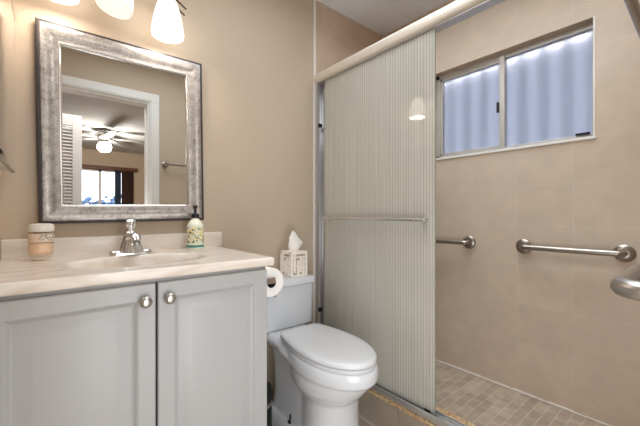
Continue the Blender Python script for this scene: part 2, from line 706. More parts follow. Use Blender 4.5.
# ------------------------------------------------------------------ vanity cabinet
CT = 0.885                       # counter top height
va = thing('vanity_cabinet', (0.245, 1.33, 0), 'white raised-panel vanity cabinet under the cream sink counter', 'cabinet')
b = BM()
x0, x1, zt = XL + 0.003, 0.617, CT - 0.031
bx(b, x0, 1.062, 0.10, x0 + 0.016, 1.598, zt)
bx(b, x1 - 0.016, 1.062, 0.10, x1, 1.598, zt)
bx(b, x0 + 0.016, 1.062, 0.10, x1 - 0.016, 1.598, 0.118)
bx(b, x0 + 0.016, 1.585, 0.118, x1 - 0.016, 1.598, zt)
bx(b, x0 + 0.016, 1.062, 0.80, x1 - 0.016, 1.08, zt)
bx(b, 0.225, 1.062, 0.118, 0.258, 1.08, 0.80)
obj('body', b, M['vanity'], va)
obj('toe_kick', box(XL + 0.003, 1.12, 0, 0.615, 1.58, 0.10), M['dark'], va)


def door_panel(x0, x1, z0, z1, yf, th=0.02):
    prof = [(0.0, th), (0.0, 0.003), (0.003, 0.0), (0.045, 0.0), (0.049, 0.002), (0.055, 0.0095), (0.061, 0.012), (0.067, 0.0115), (0.094, 0.0010), (0.099, 0.0)]
    rings = []
    for ins, d in prof:
        rings.append([(x0 + ins, yf + d, z0 + ins), (x1 - ins, yf + d, z0 + ins), (x1 - ins, yf + d, z1 - ins), (x0 + ins, yf + d, z1 - ins)])
    return loft(BM(), rings)


def knob(x, z, yf):
    b = BM()
    lathe(b, [(0.0055, 0), (0.0055, -0.010), (0.010, -0.0125), (0.0155, -0.017), (0.0165, -0.021), (0.0145, -0.025), (0.009, -0.0275), (0.003, -0.0282)], (x, yf, z), 24, 'Y')
    return b


for x0, x1, kx in ((XL + 0.006, 0.2385, 0.209), (0.2445, 0.613, 0.274)):
    d = obj('door', door_panel(x0, x1, 0.115, 0.842, 1.041), M['vanity'], va, ang=25)
    obj('knob', knob(kx, 0.795, 1.041), M['nickel'], d, label='brushed nickel knob')
obj('door_gap_shade', box(0.236, 1.060, 0.115, 0.247, 1.0625, 0.842), M['dark'], va)  # dark strip stands in for the shade between the doors

# countertop with a moulded oval basin
ct = thing('sink_countertop', (0.255, 1.33, CT - 0.03), 'cream marbled countertop with moulded oval sink and backsplash', 'countertop')
cx0, cx1, cy0, cy1 = XL + 0.001, 0.635, 1.040, 1.599
b = BM()
nx, ny = 96, 72
bcx, bcy, brx, bry = 0.25, 1.275, 0.225, 0.155


def top_z(x, y):
    z = CT
    e = math.hypot((x - bcx) / brx, (y - bcy) / bry)
    if e < 1.0:
        k = 1 - e
        dpt = 0.135 * (1 - (e ** 2.6))
        z -= dpt * min(1, k / 0.10) ** 1.0 if k < 0.10 else dpt
    elif e < 1.10:
        z += 0.0015 * math.sin((e - 1) / 0.1 * PI)
    return z


grid = []
for j in range(ny + 1):
    row = []
    for i in range(nx + 1):
        x = cx0 + (cx1 - cx0) * i / nx
        y = cy0 + (cy1 - cy0) * j / ny
        row.append(b.verts.new((x, y, top_z(x, y))))
    grid.append(row)
for j in range(ny):
    for i in range(nx):
        b.faces.new((grid[j][i], grid[j][i + 1], grid[j + 1][i + 1], grid[j + 1][i]))
# rounded front and right edge, closed below
edge = [grid[0][i] for i in range(nx + 1)] + [grid[j][nx] for j in range(1, ny + 1)]
prev = edge
for dz, ex in ((-0.002, 0.002), (-0.006, 0.004), (-0.026, 0.004), (-0.030, 0.001), (-0.030, -0.03)):
    cur = []
    for k, v in enumerate(edge):
        fx = 1 if k >= nx else 0
        fy = 1 if k <= nx else 0
        cur.append(b.verts.new((v.co.x + ex * fx, v.co.y - ex * fy, CT + dz)))
    for k in range(len(edge) - 1):
        b.faces.new((prev[k], prev[k + 1], cur[k + 1], cur[k]))
    prev = cur
obj('sink_top', b, M['marble'], ct, ang=60)
b = box(XL + 0.001, 1.578, CT - 0.002, 0.668, 1.599, 0.955, 0.005, 3)
obj('backsplash', b, M['marble'], ct)
b = BM()
lathe(b, [(0.021, 0.0), (0.021, 0.003), (0.017, 0.004), (0.012, 0.002)], (bcx, bcy, CT - 0.137), 24)
obj('drain', b, M['chrome'], ct, label='chrome drain ring')

# ------------------------------------------------------------------ faucet
fx, fy = 0.246, 1.470
fa = thing('basin_faucet', (fx, fy, CT), 'chrome single-lever faucet on the sink counter below the mirror', 'faucet')
b = BM()
rings = []
for ins, z in ((0.0, 0.0), (0.0, 0.012), (0.002, 0.016), (0.007, 0.0185)):
    rings.append(rrect(fx - 0.075 + ins, fy - 0.026 + ins, fx + 0.075 - ins, fy + 0.026 - ins, 0.024 - ins, CT + z, 8))
loft(b, rings)
obj('base_plate', b, M['chrome'], fa)
b = BM()
lathe(b, [(0.049, 0.012), (0.045, 0.022), (0.038, 0.038), (0.031, 0.056), (0.026, 0.070), (0.0235, 0.080), (0.024, 0.085), (0.021, 0.090), (0.012, 0.093)], (fx, fy, CT), 36)
obj('body', b, M['chrome'], fa)
b = BM()
tube(b, [(fx, fy - 0.005, CT + 0.058), (fx, fy - 0.035, CT + 0.067), (fx, fy - 0.065, CT + 0.072), (fx, fy - 0.090, CT + 0.072), (fx, fy - 0.106, CT + 0.066), (fx, fy - 0.112, CT + 0.056)],
     [0.024, 0.0205, 0.0185, 0.018, 0.0165, 0.0135], 20)
sp = obj('spout', b, M['chrome'], fa)
b = BM()
lathe(b, [(0.0125, 0), (0.0125, -0.009), (0.010, -0.011), (0.004, -0.011)], (fx, fy - 0.112, CT + 0.056), 20)
obj('aerator', b, M['nickel'], sp)
b = BM()
lathe(b, [(0.018, 0.090), (0.0165, 0.096), (0.0135, 0.101), (0.014, 0.107), (0.018, 0.113), (0.0205, 0.120), (0.0205, 0.127), (0.017, 0.135), (0.009, 0.139), (0.002, 0.140)], (fx, fy, CT), 28)
ha = obj('handle', b, M['chrome'], fa)
b = BM()
lathe(b, [(0.0085, 0), (0.0085, -0.003), (0.006, -0.0045), (0.001, -0.0045)], (fx, fy - 0.0195, CT + 0.124), 18, 'Y')
obj('handle_cap', b, M['nickel'], ha)

# ------------------------------------------------------------------ soap pump bottle
sx, sy = 0.508, 1.500
so = thing('soap_dispenser', (sx, sy, CT), 'white pump soap bottle with floral label on the counter right of the faucet', 'soap bottle')
R = 0.036
b = BM()
lathe(b, [(R - 0.003, 0.0005), (R, 0.004), (R, 0.108), (R - 0.002, 0.113), (R - 0.011, 0.127), (0.017, 0.137), (0.0135, 0.140), (0.0135, 0.146)], (sx, sy, CT), 36)
bo = obj('bottle', b, M['soapwhite'], so)
b = BM()
lathe(b, [(R + 0.0006, 0.031), (R + 0.0006, 0.100)], (sx, sy, CT), 36, cap=False)
la = obj('label', b, M['label'], bo, label='floral label')
b = BM()
lathe(b, [(R + 0.0008, 0.011), (R + 0.0008, 0.021)], (sx, sy, CT), 36, cap=False)
obj('teal_band', b, M['teal'], bo, label='teal stripe')
b = BM()
lathe(b, [(0.0165, 0.142), (0.0165, 0.158), (0.014, 0.162), (0.007, 0.163), (0.006, 0.165), (0.006, 0.185), (0.0095, 0.186), (0.0105, 0.196), (0.008, 0.200), (0.002, 0.201)], (sx, sy, CT), 24)
tube(b, [(sx, sy, CT + 0.194), (sx - 0.006, sy - 0.016, CT + 0.195), (sx - 0.010, sy - 0.028, CT + 0.190)], [0.0055, 0.005, 0.004], 12)
obj('pump', b, M['pump'], so, label='black pump head')

# ------------------------------------------------------------------ candle jar
kx, ky = -0.024, 1.475
ca = thing('candle_jar', (kx, ky, CT), 'lidded glass candle jar with peach wax at the left end of the counter', 'candle')
b = BM()
lathe(b, [(0.024, 0.001), (0.026, 0.004), (0.0335, 0.024), (0.0345, 0.034), (0.0335, 0.050), (0.0345, 0.062), (0.034, 0.098)], (kx, ky, CT), 36)
jr = obj('jar', b, M['jar'], ca)
b = BM()
lathe(b, [(0.028, 0.022), (0.0315, 0.026), (0.0328, 0.034), (0.0322, 0.060), (0.030, 0.062)], (kx, ky, CT), 32)
obj('wax', b, M['wax'], ca, label='peach wax')
b = BM()
lathe(b, [(0.0352, 0.064), (0.0350, 0.094)], (kx, ky, CT), 36, cap=False)
lb = obj('label', b, M['jarlabel'], jr, label='pinkish paper label')
b = BM()
for k in range(8):               # silver scroll ornament on the side that faces the room
    a = math.radians(-88 + k * 9)
    rr = 0.0062 if k % 2 else 0.0048
    c = Vector((kx + 0.0362 * math.cos(a), ky + 0.0362 * math.sin(a), CT + 0.080 + (0.006 if k % 2 else -0.004)))
    tv = Vector((-math.sin(a), math.cos(a), 0))
    tube(b, arc(c, tv, (0, 0, 1), rr, 0, 1.7 * PI, 10), 0.0012, 6)
obj('scroll_ornament', b, M['silverfoil'], jr, label='silver scroll ornament')
b = BM()
lathe(b, [(0.034, 0.099), (0.0355, 0.100), (0.0355, 0.118), (0.033, 0.124), (0.026, 0.127), (0.004, 0.128)], (kx, ky, CT), 36)
obj('lid', b, M['candlelid'], ca, label='cream lid')

# ------------------------------------------------------------------ framed mirror
mx0, mx1, mz0, mz1 = -0.032, 0.574, 1.012, 1.766
mi = thing('framed_mirror', (0.271, 1.598, mz0), 'rectangular wall mirror in a wide distressed silver frame above the sink', 'mirror')
mi.rotation_euler = (0, math.radians(-0.8), 0)


def frame_loft(prof):
    """mitred moulding; prof = (inset from the outer edge, distance from the wall)"""
    rings = []
    for i, d in prof:
        rings.append([(mx0 + i, 1.599 - d, mz0 + i), (mx1 - i, 1.599 - d, mz0 + i), (mx1 - i, 1.599 - d, mz1 - i), (mx0 + i, 1.599 - d, mz1 - i)])
    return loft(BM(), rings, cap=False)


fr = obj('frame', frame_loft([(0.010, 0.030), (0.013, 0.033), (0.018, 0.034), (0.030, 0.031), (0.045, 0.025), (0.058, 0.019), (0.063, 0.018)]), M['frame'], mi, ang=30)
obj('frame_edge', frame_loft([(0.0, 0.0), (0.0, 0.026), (0.002, 0.029), (0.006, 0.030), (0.010, 0.030)]), M['black_trim'], fr, label='dark outer edge')
obj('inner_bead', frame_loft([(0.063, 0.018), (0.065, 0.021), (0.069, 0.021), (0.073, 0.016), (0.073, 0.010)]), M['bead'], fr, label='bright inner bead')
g = 0.071
obj('mirror_glass', box(mx0 + g, 1.590, mz0 + g, mx1 - g, 1.596, mz1 - g), M['mirror'], mi, smooth=False)

# ------------------------------------------------------------------ medicine cabinet on the left wall
mc = thing('medicine_cabinet', (XL, 1.3, 1.19), 'mirrored medicine cabinet on the left wall beside the framed mirror', 'cabinet')
obj('body', box(XL + 0.001, 0.905, 1.195, -0.105, 1.535, 1.712, 0.002), M['white'], mc)
b = BM()
rings = []
for ins, d in ((0, 0.0), (0, 0.007), (0.016, 0.0105), (0.017, 0.0105)):
    x = -0.104 + d
    rings.append([(x, 0.90 + ins, 1.19 + ins), (x, 1.54 - ins, 1.19 + ins), (x, 1.54 - ins, 1.717 - ins), (x, 0.90 + ins, 1.717 - ins)])
loft(b, rings)
dd = obj('door', b, M['mirror'], mc, smooth=False, label='bevelled mirror door')
b = BM()
for y0, z0, y1, z1 in ((0.90, 1.187, 1.543, 1.192), (0.90, 1.715, 1.543, 1.720), (1.538, 1.1921, 1.543, 1.7149), (0.895, 1.187, 0.8999, 1.72)):
    bx(b, -0.104, y0, z0, -0.0945, y1, z1)
obj('door_edging', b, M['edging'], dd, label='thin taupe edging')

# ------------------------------------------------------------------ vanity light
vl = thing('vanity_light', (0.21, 1.599, 1.98), 'bronze three-light vanity fixture with opal glass shades above the mirror', 'wall light')
b = BM()
lathe(b, [(0.065, 0), (0.065, -0.012), (0.055, -0.022), (0.02, -0.026)], (0.21, 1.599, 2.02), 32, 'Y')
obj('back_plate', b, M['bronze'], vl)
for dy, dz in ((0.0, 0.0), (-0.024, 0.016)):
    pts = []
    for i in range(21):
        u = -1 + 2 * i / 20
        pts.append((0.21 + 0.262 * u, 1.535 + dy, 2.035 + dz - 0.085 * u * u * (1 if u > 0 else 0.9)))
    b = BM()
    tube(b, pts, 0.0035, 8)
    obj('rod', b, M['bronze'], vl)


def shade_bm(c, tilt):
    t = bmesh.new()
    prof = [(0.026, 0.150), (0.034, 0.146), (0.043, 0.120), (0.053, 0.080), (0.060, 0.040), (0.063, 0.010), (0.062, 0.0),
            (0.059, 0.0), (0.060, 0.010), (0.057, 0.040), (0.050, 0.080), (0.040, 0.118), (0.030, 0.143), (0.023, 0.146)]
    lathe(t, prof, (0, 0, -0.150), 36, cap=False)
    b2 = bmesh.new()
    join(b2, t, Matrix.Translation(c) @ tilt)
    return b2


shades = [((0.020, 1.47, 1.970), Matrix.Identity(4), True), ((0.215, 1.47, 1.98), Matrix.Rotation(math.radians(11), 4, 'Y') @ Matrix.Rotation(math.radians(-6), 4, 'X'), False), ((0.383, 1.47, 1.948), Matrix.Identity(4), True)]
for c, tilt, on in shades:
    b = BM()
    tube(b, [(c[0], 1.535, 2.02), (c[0], 1.50, 2.03), (c[0], 1.475, 2.01), (c[0], 1.47, c[2] + 0.03)], 0.006, 10)
    ar = obj('arm', b, M['bronze'], vl)
    b = BM()
    lathe(b, [(0.008, 0.034), (0.026, 0.030), (0.029, 0.0), (0.029, -0.012)], c, 24)
    obj('socket', b, M['bronze'], ar)
    obj('lamp_shade', shade_bm(c, tilt), M['shade_on'] if on else M['shade_dim'], vl, label=None if on else 'tilted dim opal shade')
    if on:
        lamp('vanity_bulb', 'POINT', (c[0], c[1], c[2] - 0.125), 0.7, (1, 0.95, 0.88), 0.03)

# ------------------------------------------------------------------ toilet
TX = 0.945
SX = TX - 0.010                  # axis of the seat
to = thing('toilet', (TX, 1.2, 0), 'white low two-piece toilet with closed lid between vanity and shower', 'toilet')
to.rotation_euler = (0, 0, math.radians(-3.4))


def egg(yc, hw, lf, lb, z, n=48, pb=2.0, pf=2.0):
    dx = 0.018 if z < 0.28 else 0.006 if z < 0.31 else -0.008
    out = []
    for i in range(n):
        t = 2 * PI * i / n
        s, c = math.sin(t), math.cos(t)
        p = pf if c > 0 else pb
        x = hw * math.copysign(abs(s) ** (2 / p), s)
        y = -(lf if c > 0 else lb) * math.copysign(abs(c) ** (2 / p), c)
        out.append((TX + dx + x, yc + y, z))
    return out


b = BM()
loft(b, [egg(1.07, 0.130, 0.132, 0.26, 0.0), egg(1.07, 0.128, 0.130, 0.25, 0.02), egg(1.07, 0.119, 0.121, 0.20, 0.08), egg(1.07, 0.116, 0.118, 0.18, 0.19),
         egg(1.07, 0.116, 0.120, 0.18, 0.262), egg(1.07, 0.127, 0.152, 0.19, 0.290), egg(1.068, 0.138, 0.190, 0.20, 0.325), egg(1.065, 0.146, 0.216, 0.21, 0.36), egg(1.062, 0.146, 0.236, 0.23, 0.39),
         egg(1.06, 0.153, 0.252, 0.245, 0.397), egg(1.06, 0.154, 0.255, 0.25, 0.43), egg(1.06, 0.150, 0.251, 0.25, 0.450), egg(1.06, 0.142, 0.243, 0.24, 0.453)])
# deck reaching back under the tank
b2 = BM()
rings = []
for y, hw, z0 in ((1.14, 0.156, 0.39), (1.24, 0.148, 0.388), (1.30, 0.132, 0.386), (1.36, 0.124, 0.384), (1.42, 0.124, 0.384), (1.50, 0.13, 0.386)):
    r = 0.02
    rings.append([(TX + x, y, z) for x, z in ((-hw + r, z0), (hw - r, z0), (hw, z0 + r), (hw, 0.446 - r), (hw - r, 0.446), (-hw + r, 0.446), (-hw, 0.446 - r), (-hw, z0 + r))])
loft(b, rings)
# trapway column and foot
rings = []
for z, hw, y0, y1 in ((0.0, 0.100, 1.05, 1.46), (0.15, 0.088, 1.05, 1.44), (0.30, 0.086, 1.10, 1.45), (0.40, 0.094, 1.12, 1.47)):
    rings.append(rrect(TX - hw, y0, TX + hw, y1, 0.06, z, 6))
loft(b, rings)
rings = []
for z, hw, ins in ((0.0, 0.118, 0), (0.05, 0.114, 0.003), (0.075, 0.105, 0.012), (0.085, 0.09, 0.03)):
    rings.append(rrect(TX - hw, 1.05 + ins, TX + hw, 1.47 - ins, 0.055, z, 6))
loft(b, rings)
b2.free()
bw = obj('bowl', b, M['ceramic'], to)
rm = bw.modifiers.new('fuse', 'REMESH')
rm.mode = 'VOXEL'
rm.voxel_size = 0.006
rm.use_smooth_shade = True
sm = bw.modifiers.new('soften', 'SMOOTH')
sm.iterations = 8
sm.factor = 0.5


def seat_outline(z, ins=0.0, n=26):
    """pointed-oval seat with a straight back edge"""
    yc, hw, lf, yb, bwid = 1.065, 0.147, 0.255, 1.30, 0.111
    pts = []
    for i in range(n + 1):                       # right side round the front to the left
        t = PI * i / n
        pts.append((SX + (hw - ins) * math.cos(t), yc - (lf - ins) * max(0, math.sin(t)) ** 0.94, z))
    m = 10
    left = []
    for i in range(1, m + 1):
        s = i / m
        y = yc + (yb - ins - yc) * s
        x = bwid + (hw - bwid) * math.cos(s * PI / 2) - ins
        left.append((x, y))
    left[-1] = (left[-1][0] - 0.012, left[-1][1])
    pts += [(SX - x, y, z) for x, y in left]
    pts += [(SX + x, y, z) for x, y in reversed(left)]
    return pts


b = BM()
loft(b, [seat_outline(0.4525, 0.010), seat_outline(0.4535, 0.006), seat_outline(0.460, 0.003), seat_outline(0.467, 0.004), seat_outline(0.470, 0.010)])
obj('seat', b, M['seat'], to)
b = BM()
loft(b, [seat_outline(0.4715, 0.006), seat_outline(0.474, 0.001), seat_outline(0.484, 0.0), seat_outline(0.490, 0.004), seat_outline(0.4935, 0.012), seat_outline(0.4955, 0.035), seat_outline(0.497, 0.08)])
obj('lid', b, M['seat'], to)
for sgn in (-1, 1):
    b = BM()
    tube(b, [(TX + sgn * 0.075 - 0.02, 1.305, 0.468), (TX + sgn * 0.075 + 0.02, 1.305, 0.468)], 0.012, 12)
    bx(b, TX + sgn * 0.075 - 0.016, 1.29, 0.447, TX + sgn * 0.075 + 0.016, 1.325, 0.464, 0.004)
    obj('hinge', b, M['seat'], to)


def tank_ring(hw, yf, yb, bulge, z, n=16, r=0.03):
    base = rrect(TX - 0.005 - hw, yf, TX - 0.005 + hw, yb, r, z, 7)
    out = []
    for x, y, zz in base:
        k = max(0, 1 - ((x - TX + 0.005) / hw) ** 2)
        if y < (yf + yb) / 2:
            y -= bulge * k
        out.append((x, y, zz))
    return out


def dense(f, *a):
    # subdivide the straight front so that the bulge is round
    pts = f(*a)
    out = []
    for i, p in enumerate(pts):
        q = pts[(i + 1) % len(pts)]
        out.append(p)
        if abs(p[0] - q[0]) > 0.1:
            for k in range(1, 12):
                out.append(tuple(p[j] + (q[j] - p[j]) * k / 12 for j in range(3)))
    return out


def tank_dense(hw, yf, yb, bulge, z, r=0.03):
    pts = dense(rrect, TX - 0.005 - hw, yf, TX - 0.005 + hw, yb, r, z, 7)
    out = []
    for x, y, zz in pts:
        k = max(0, 1 - ((x - TX + 0.005) / hw) ** 2)
        if y < (yf + yb) / 2:
            y -= bulge * k
        out.append((x, y, zz))
    return out


b = BM()
loft(b, [tank_dense(0.162, 1.430, 1.565, 0.010, 0.444), tank_dense(0.172, 1.420, 1.575, 0.012, 0.456), tank_dense(0.175, 1.418, 1.578, 0.013, 0.56), tank_dense(0.178, 1.416, 1.580, 0.013, 0.668)])
obj('tank', b, M['ceramic'], to)
b = BM()
loft(b, [tank_dense(0.178, 1.415, 1.580, 0.013, 0.669), tank_dense(0.186, 1.406, 1.585, 0.014, 0.673), tank_dense(0.186, 1.406, 1.585, 0.014, 0.694), tank_dense(0.182, 1.410, 1.582, 0.014, 0.702), tank_dense(0.172, 1.42, 1.575, 0.013, 0.7055)])
obj('tank_lid', b, M['ceramic'], to)
b = BM()
lathe(b, [(0.015, 0.080), (0.0145, 0.087), (0.0075, 0.090), (0.0075, 0.114), (0.0045, 0.118)], (0.856, 1.24, 0), 14)
obj('floor_bolt', b, M['rubber'], to, label='exposed dark floor bolt')
b = BM()
lathe(b, [(0.013, 0), (0.013, -0.008), (0.008, -0.012)], (0.80, 1.409, 0.64), 18, 'Y')
tube(b, [(0.80, 1.398, 0.64), (0.835, 1.394, 0.637), (0.862, 1.394, 0.632)], [0.006, 0.0055, 0.007], 12)
obj('flush_lever', b, M['chrome'], to, label='chrome flush lever')

# ------------------------------------------------------------------ tissue box on the tank
tx0, tx1, ty0, ty1, tz0, tz1 = 0.984, 1.092, 1.425, 1.533, 0.7065, 0.842
tb = thing('tissue_box', ((tx0 + tx1) / 2, (ty0 + ty1) / 2, tz0), 'cream lattice tissue box cover standing on the toilet tank lid', 'tissue box')
obj('inner_box', box(tx0 + 0.005, ty0 + 0.005, tz0 + 0.002, tx1 - 0.005, ty1 - 0.005, tz1 - 0.004), M['latticeback'], tb)
# interlocking bars: pattern of rectangles (u0, v0, u1, v1) on a 10 x 12 face
bars = [(0, 0, 10, 0.9), (0, 11.1, 10, 12), (0, 0, 0.9, 12), (9.1, 0, 10, 12), (2.0, 2.0, 2.7, 12), (2.0, 9.3, 5.5, 10.0), (4.0, 0.9, 4.7, 8.0), (5.5, 2.0, 6.2, 10.0),
        (7.3, 0.9, 8.0, 9.0), (5.5, 9.3, 9.1, 10.0), (0.9, 3.6, 2.0, 4.3), (0.9, 5.4, 2.0, 6.1), (0.9, 7.2, 2.0, 7.9), (0.9, 9.0, 2.0, 9.7), (8.0, 4.0, 9.1, 4.7), (8.0, 6.5, 9.1, 7.2), (2.7, 5.0, 4.0, 5.7), (6.2, 4.0, 7.3, 4.7),
        (2.4, 11.1, 3.1, 12)]


def lattice(face):
    b = BM()
    w_, h_ = tx1 - tx0, tz1 - tz0 - 0.0045
    for k, (u0, v0, u1, v1) in enumerate(bars):
        if u1 - u0 < 1:
            u0, u1 = max(0, u0 - 0.2), min(10, u1 + 0.2)
        e = 0.00012 * k
        q = 0.0062 if face in 'lr' else 0.0       # the two side faces stop behind the front and back faces
        a0, a1 = q + u0 / 10 * (w_ - 2 * q), q + u1 / 10 * (w_ - 2 * q)
        z0, z1 = tz0 + v0 / 12 * h_, tz0 + v1 / 12 * h_
        if face == 'f':
            bx(b, tx0 + a0, ty0 - e, z0 + e / 9, tx0 + a1, ty0 + 0.006, z1 - e / 9)
        elif face == 'k':
            bx(b, tx0 + a0, ty1 - 0.006, z0, tx0 + a1, ty1 + e, z1)
        elif face == 'l':
            bx(b, tx0 - e, ty1 - a1, z0, tx0 + 0.006, ty1 - a0, z1)
        else:
            bx(b, tx1 - 0.006, ty0 + a0, z0, tx1 + e, ty0 + a1, z1)
    return b


for f in 'flrk':
    obj('lattice_side', lattice(f), M['lattice'], tb, smooth=False)
b = BM()
n = 32
outer = rrect(tx0, ty0, tx1, ty1, 0.003, tz1, 7)
cxm, cym = (tx0 + tx1) / 2, (ty0 + ty1) / 2
inner = []
for p in outer:
    a = math.atan2(p[1] - cym, p[0] - cxm)
    inner.append((cxm + 0.034 * math.cos(a), cym + 0.022 * math.sin(a), tz1))
loft(b, [[(p[0], p[1], tz1 - 0.004) for p in inner], [(p[0], p[1], tz1 - 0.004) for p in outer], outer, inner, [(p[0], p[1], tz1 - 0.004) for p in inner]], cap=False)
obj('top_panel', b, M['lattice'], tb, smooth=False)
# tissue standing out of the slot
ti = BM()
rings = []
prof = [(0.0, 0.022, 0.016), (0.010, 0.026, 0.018), (0.025, 0.036, 0.020), (0.045, 0.040, 0.018), (0.062, 0.036, 0.014), (0.080, 0.026, 0.009), (0.095, 0.014, 0.005), (0.105, 0.004, 0.002)]
for z, a, c in prof:
    ring = []
    for i in range(40):
        t = 2 * PI * i / 40
        k = 1 + 0.16 * math.sin(5 * t + z * 60) + 0.10 * math.sin(9 * t - z * 80)
        lean = 0.10 * z + (0.012 * math.sin(z * 45))
        ring.append((cxm - 0.006 + a * math.cos(t) * k + lean, cym + c * math.sin(t) * k - 0.05 * z, tz1 - 0.004 + z * (1 + 0.10 * math.sin(3 * t + 1))))
    rings.append(ring)
loft(ti, rings)
obj('tissue', ti, M['tissue'], tb, ang=50, label='white tissue sticking up')

# ------------------------------------------------------------------ toilet paper on the vanity side
px, pz = 0.682, 0.781
hp = thing('toilet_paper_holder', (0.622, 1.18, pz), 'chrome toilet paper holder screwed to the right side of the vanity', 'paper holder')
for y0, y1 in ((1.111, 1.119), (1.237, 1.245)):
    b = BM()
    bx(b, 0.6225, y0 - 0.008, pz - 0.020, 0.628, y1 + 0.008, pz + 0.022, 0.002)
    bx(b, 0.626, y0, pz - 0.012, px + 0.012, y1, pz + 0.012, 0.002)
    obj('bracket', b, M['chrome'], hp)
b = BM()
tube(b, [(px, 1.117, pz), (px, 1.239, pz)], 0.0085, 16)
obj('roller', b, M['chrome'], hp)
rl = thing('toilet_paper_roll', (px, 1.18, pz - 0.0), 'full white toilet paper roll on the holder beside the vanity', 'toilet paper')
b = BM()
lathe(b, [(0.021, 1.124), (0.0555, 1.124), (0.058, 1.127), (0.058, 1.229), (0.0555, 1.232), (0.021, 1.232), (0.021, 1.124)], (px, 0, pz - 0.011), 48, 'Y', cap=False)
obj('paper', b, M['tissue'], rl)
b = BM()
lathe(b, [(0.0208, 1.1245), (0.0208, 1.2315), (0.0196, 1.2315), (0.0196, 1.1245), (0.0208, 1.1245)], (px, 0, pz - 0.011), 32, 'Y', cap=False)
obj('cardboard_core', b, M['core'], rl, label='dark cardboard core')

# ------------------------------------------------------------------ toilet brush canister tucked behind the vanity
qx, qy = 0.752, 1.335
tbr = thing('toilet_brush', (qx, qy, 0), 'black toilet brush canister on the floor between vanity and toilet', 'toilet brush')
b = BM()
lathe(b, [(0.038, 0.0), (0.046, 0.006), (0.050, 0.06), (0.050, 0.14), (0.047, 0.158)], (qx, qy, 0), 32)
obj('canister', b, M['rubber'], tbr)
b = BM()
lathe(b, [(0.049, 0.158), (0.0515, 0.161), (0.0515, 0.176), (0.049, 0.179)], (qx, qy, 0), 32)
obj('band', b, M['nickel'], tbr, label='grey metal band')
b = BM()
lathe(b, [(0.047, 0.179), (0.055, 0.20), (0.056, 0.225), (0.046, 0.25), (0.022, 0.266), (0.009, 0.272), (0.008, 0.40), (0.011, 0.41), (0.003, 0.418)], (qx, qy, 0), 32)
obj('brush_handle', b, M['rubber'], tbr)

# ------------------------------------------------------------------ sliding shower doors
sd = thing('shower_enclosure', (1.31, 0.82, 0.130), 'pale aluminium shower door frame with header, jambs and bottom track', 'shower frame')
# header: rounded front
prof = [(1.278, 1.868), (1.273, 1.878), (1.272, 1.900), (1.276, 1.914), (1.286, 1.924), (1.300, 1.928), (1.345, 1.928), (1.348, 1.924), (1.348, 1.866), (1.340, 1.864), (1.286, 1.864)]
b = BM()
loft(b, [[(x, y, z) for x, z in prof] for y in (YD + 0.001, YB - 0.001)])
obj('header', b, M['alum'], sd)
obj('header_channel', box(1.288, YD + 0.005, 1.860, 1.338, YB - 0.005, 1.8645), M['track'], sd, label='dark channel under the header')
for y0, y1 in ((YB - 0.030, YB - 0.001), (YD + 0.001, YD + 0.030)):
    b = BM()
    bx(b, 1.280, y0, 0.181, 1.292, y1, 1.864, 0.002)
    bx(b, 1.292, (y0 + 0.018) if y0 > 1 else y0, 0.181, 1.334, y1 if y0 > 1 else y1 - 0.018, 1.864, 0.001)
    bx(b, 1.334, y0, 0.181, 1.345, y1, 1.864, 0.002)
    j = obj('jamb', b, M['track'], sd)
    for z in (1.60, 0.445):
        yy = y0 - 0.006 if y0 > 1 else y1 - 0.002
        obj('bumper', box(1.293, yy, z - 0.012, 1.318, yy + 0.012, z + 0.012, 0.002), M['rubber'], j, label='black rubber bumper')
b = BM()
bx(b, 1.262, YD + 0.001, 0.1465, 1.268, YB - 0.001, 0.180, 0.0015)
bx(b, 1.2681, YD + 0.001, 0.1465, 1.3299, YB - 0.001, 0.152, 0.001)
bx(b, 1.310, YD + 0.001, 0.1521, 1.313, YB - 0.001, 0.163, 0.001)
bx(b, 1.330, YD + 0.001, 0.1465, 1.333, YB - 0.001, 0.166, 0.001)
obj('bottom_track', b, M['track'], sd)


def glass_door(name, x, y0, y1, label, bar_side, gm='reeded'):
    g = thing(name, (x, (y0 + y1) / 2, 0.1525), label, 'shower door')
    obj('glass_panel', box(x - 0.003, y0, 0.166, x + 0.003, y1, 1.862), M[gm], g, smooth=False)
    b = BM()
    bx(b, x - 0.0032, y0 - 0.0022, 0.166, x + 0.0032, y0, 1.862)
    obj('glass_edge', b, M['glassedge'], g, smooth=False, label='greenish polished edge')
    s = bar_side
    if s:
        b = BM()
        tube(b, [(x + s * 0.040, y0 + 0.028, 1.020), (x + s * 0.040, y1 - 0.032, 1.020)], 0.009, 14)
        tb_ = obj('towel_bar', b, M['chrome'], g)
        for y in (y0 + 0.045, y1 - 0.05):
            b = BM()
            lathe(b, [(0.016, s * 0.0032), (0.016, s * 0.010), (0.011, s * 0.016), (0.0105, s * 0.040)], (x, y, 1.020), 18, 'X')
            obj('bar_post', b, M['chrome'], tb_)
    b = BM()
    for y in (y0 + 0.02, y1 - 0.05):
        bx(b, x - 0.005, y, 0.1525, x + 0.005, y + 0.03, 0.172, 0.001)
    obj('bottom_guide', b, M['rubber'], g)
    return g


glass_door('sliding_glass_door', 1.300, 0.776, 1.515, 'outer reeded glass sliding door with chrome towel bar facing the toilet', -1)
glass_door('sliding_glass_door', 1.322, 0.800, 1.548, 'inner frosted glass sliding door directly behind the towel-bar door', 0, 'frost')

# ------------------------------------------------------------------ grab bars in the shower


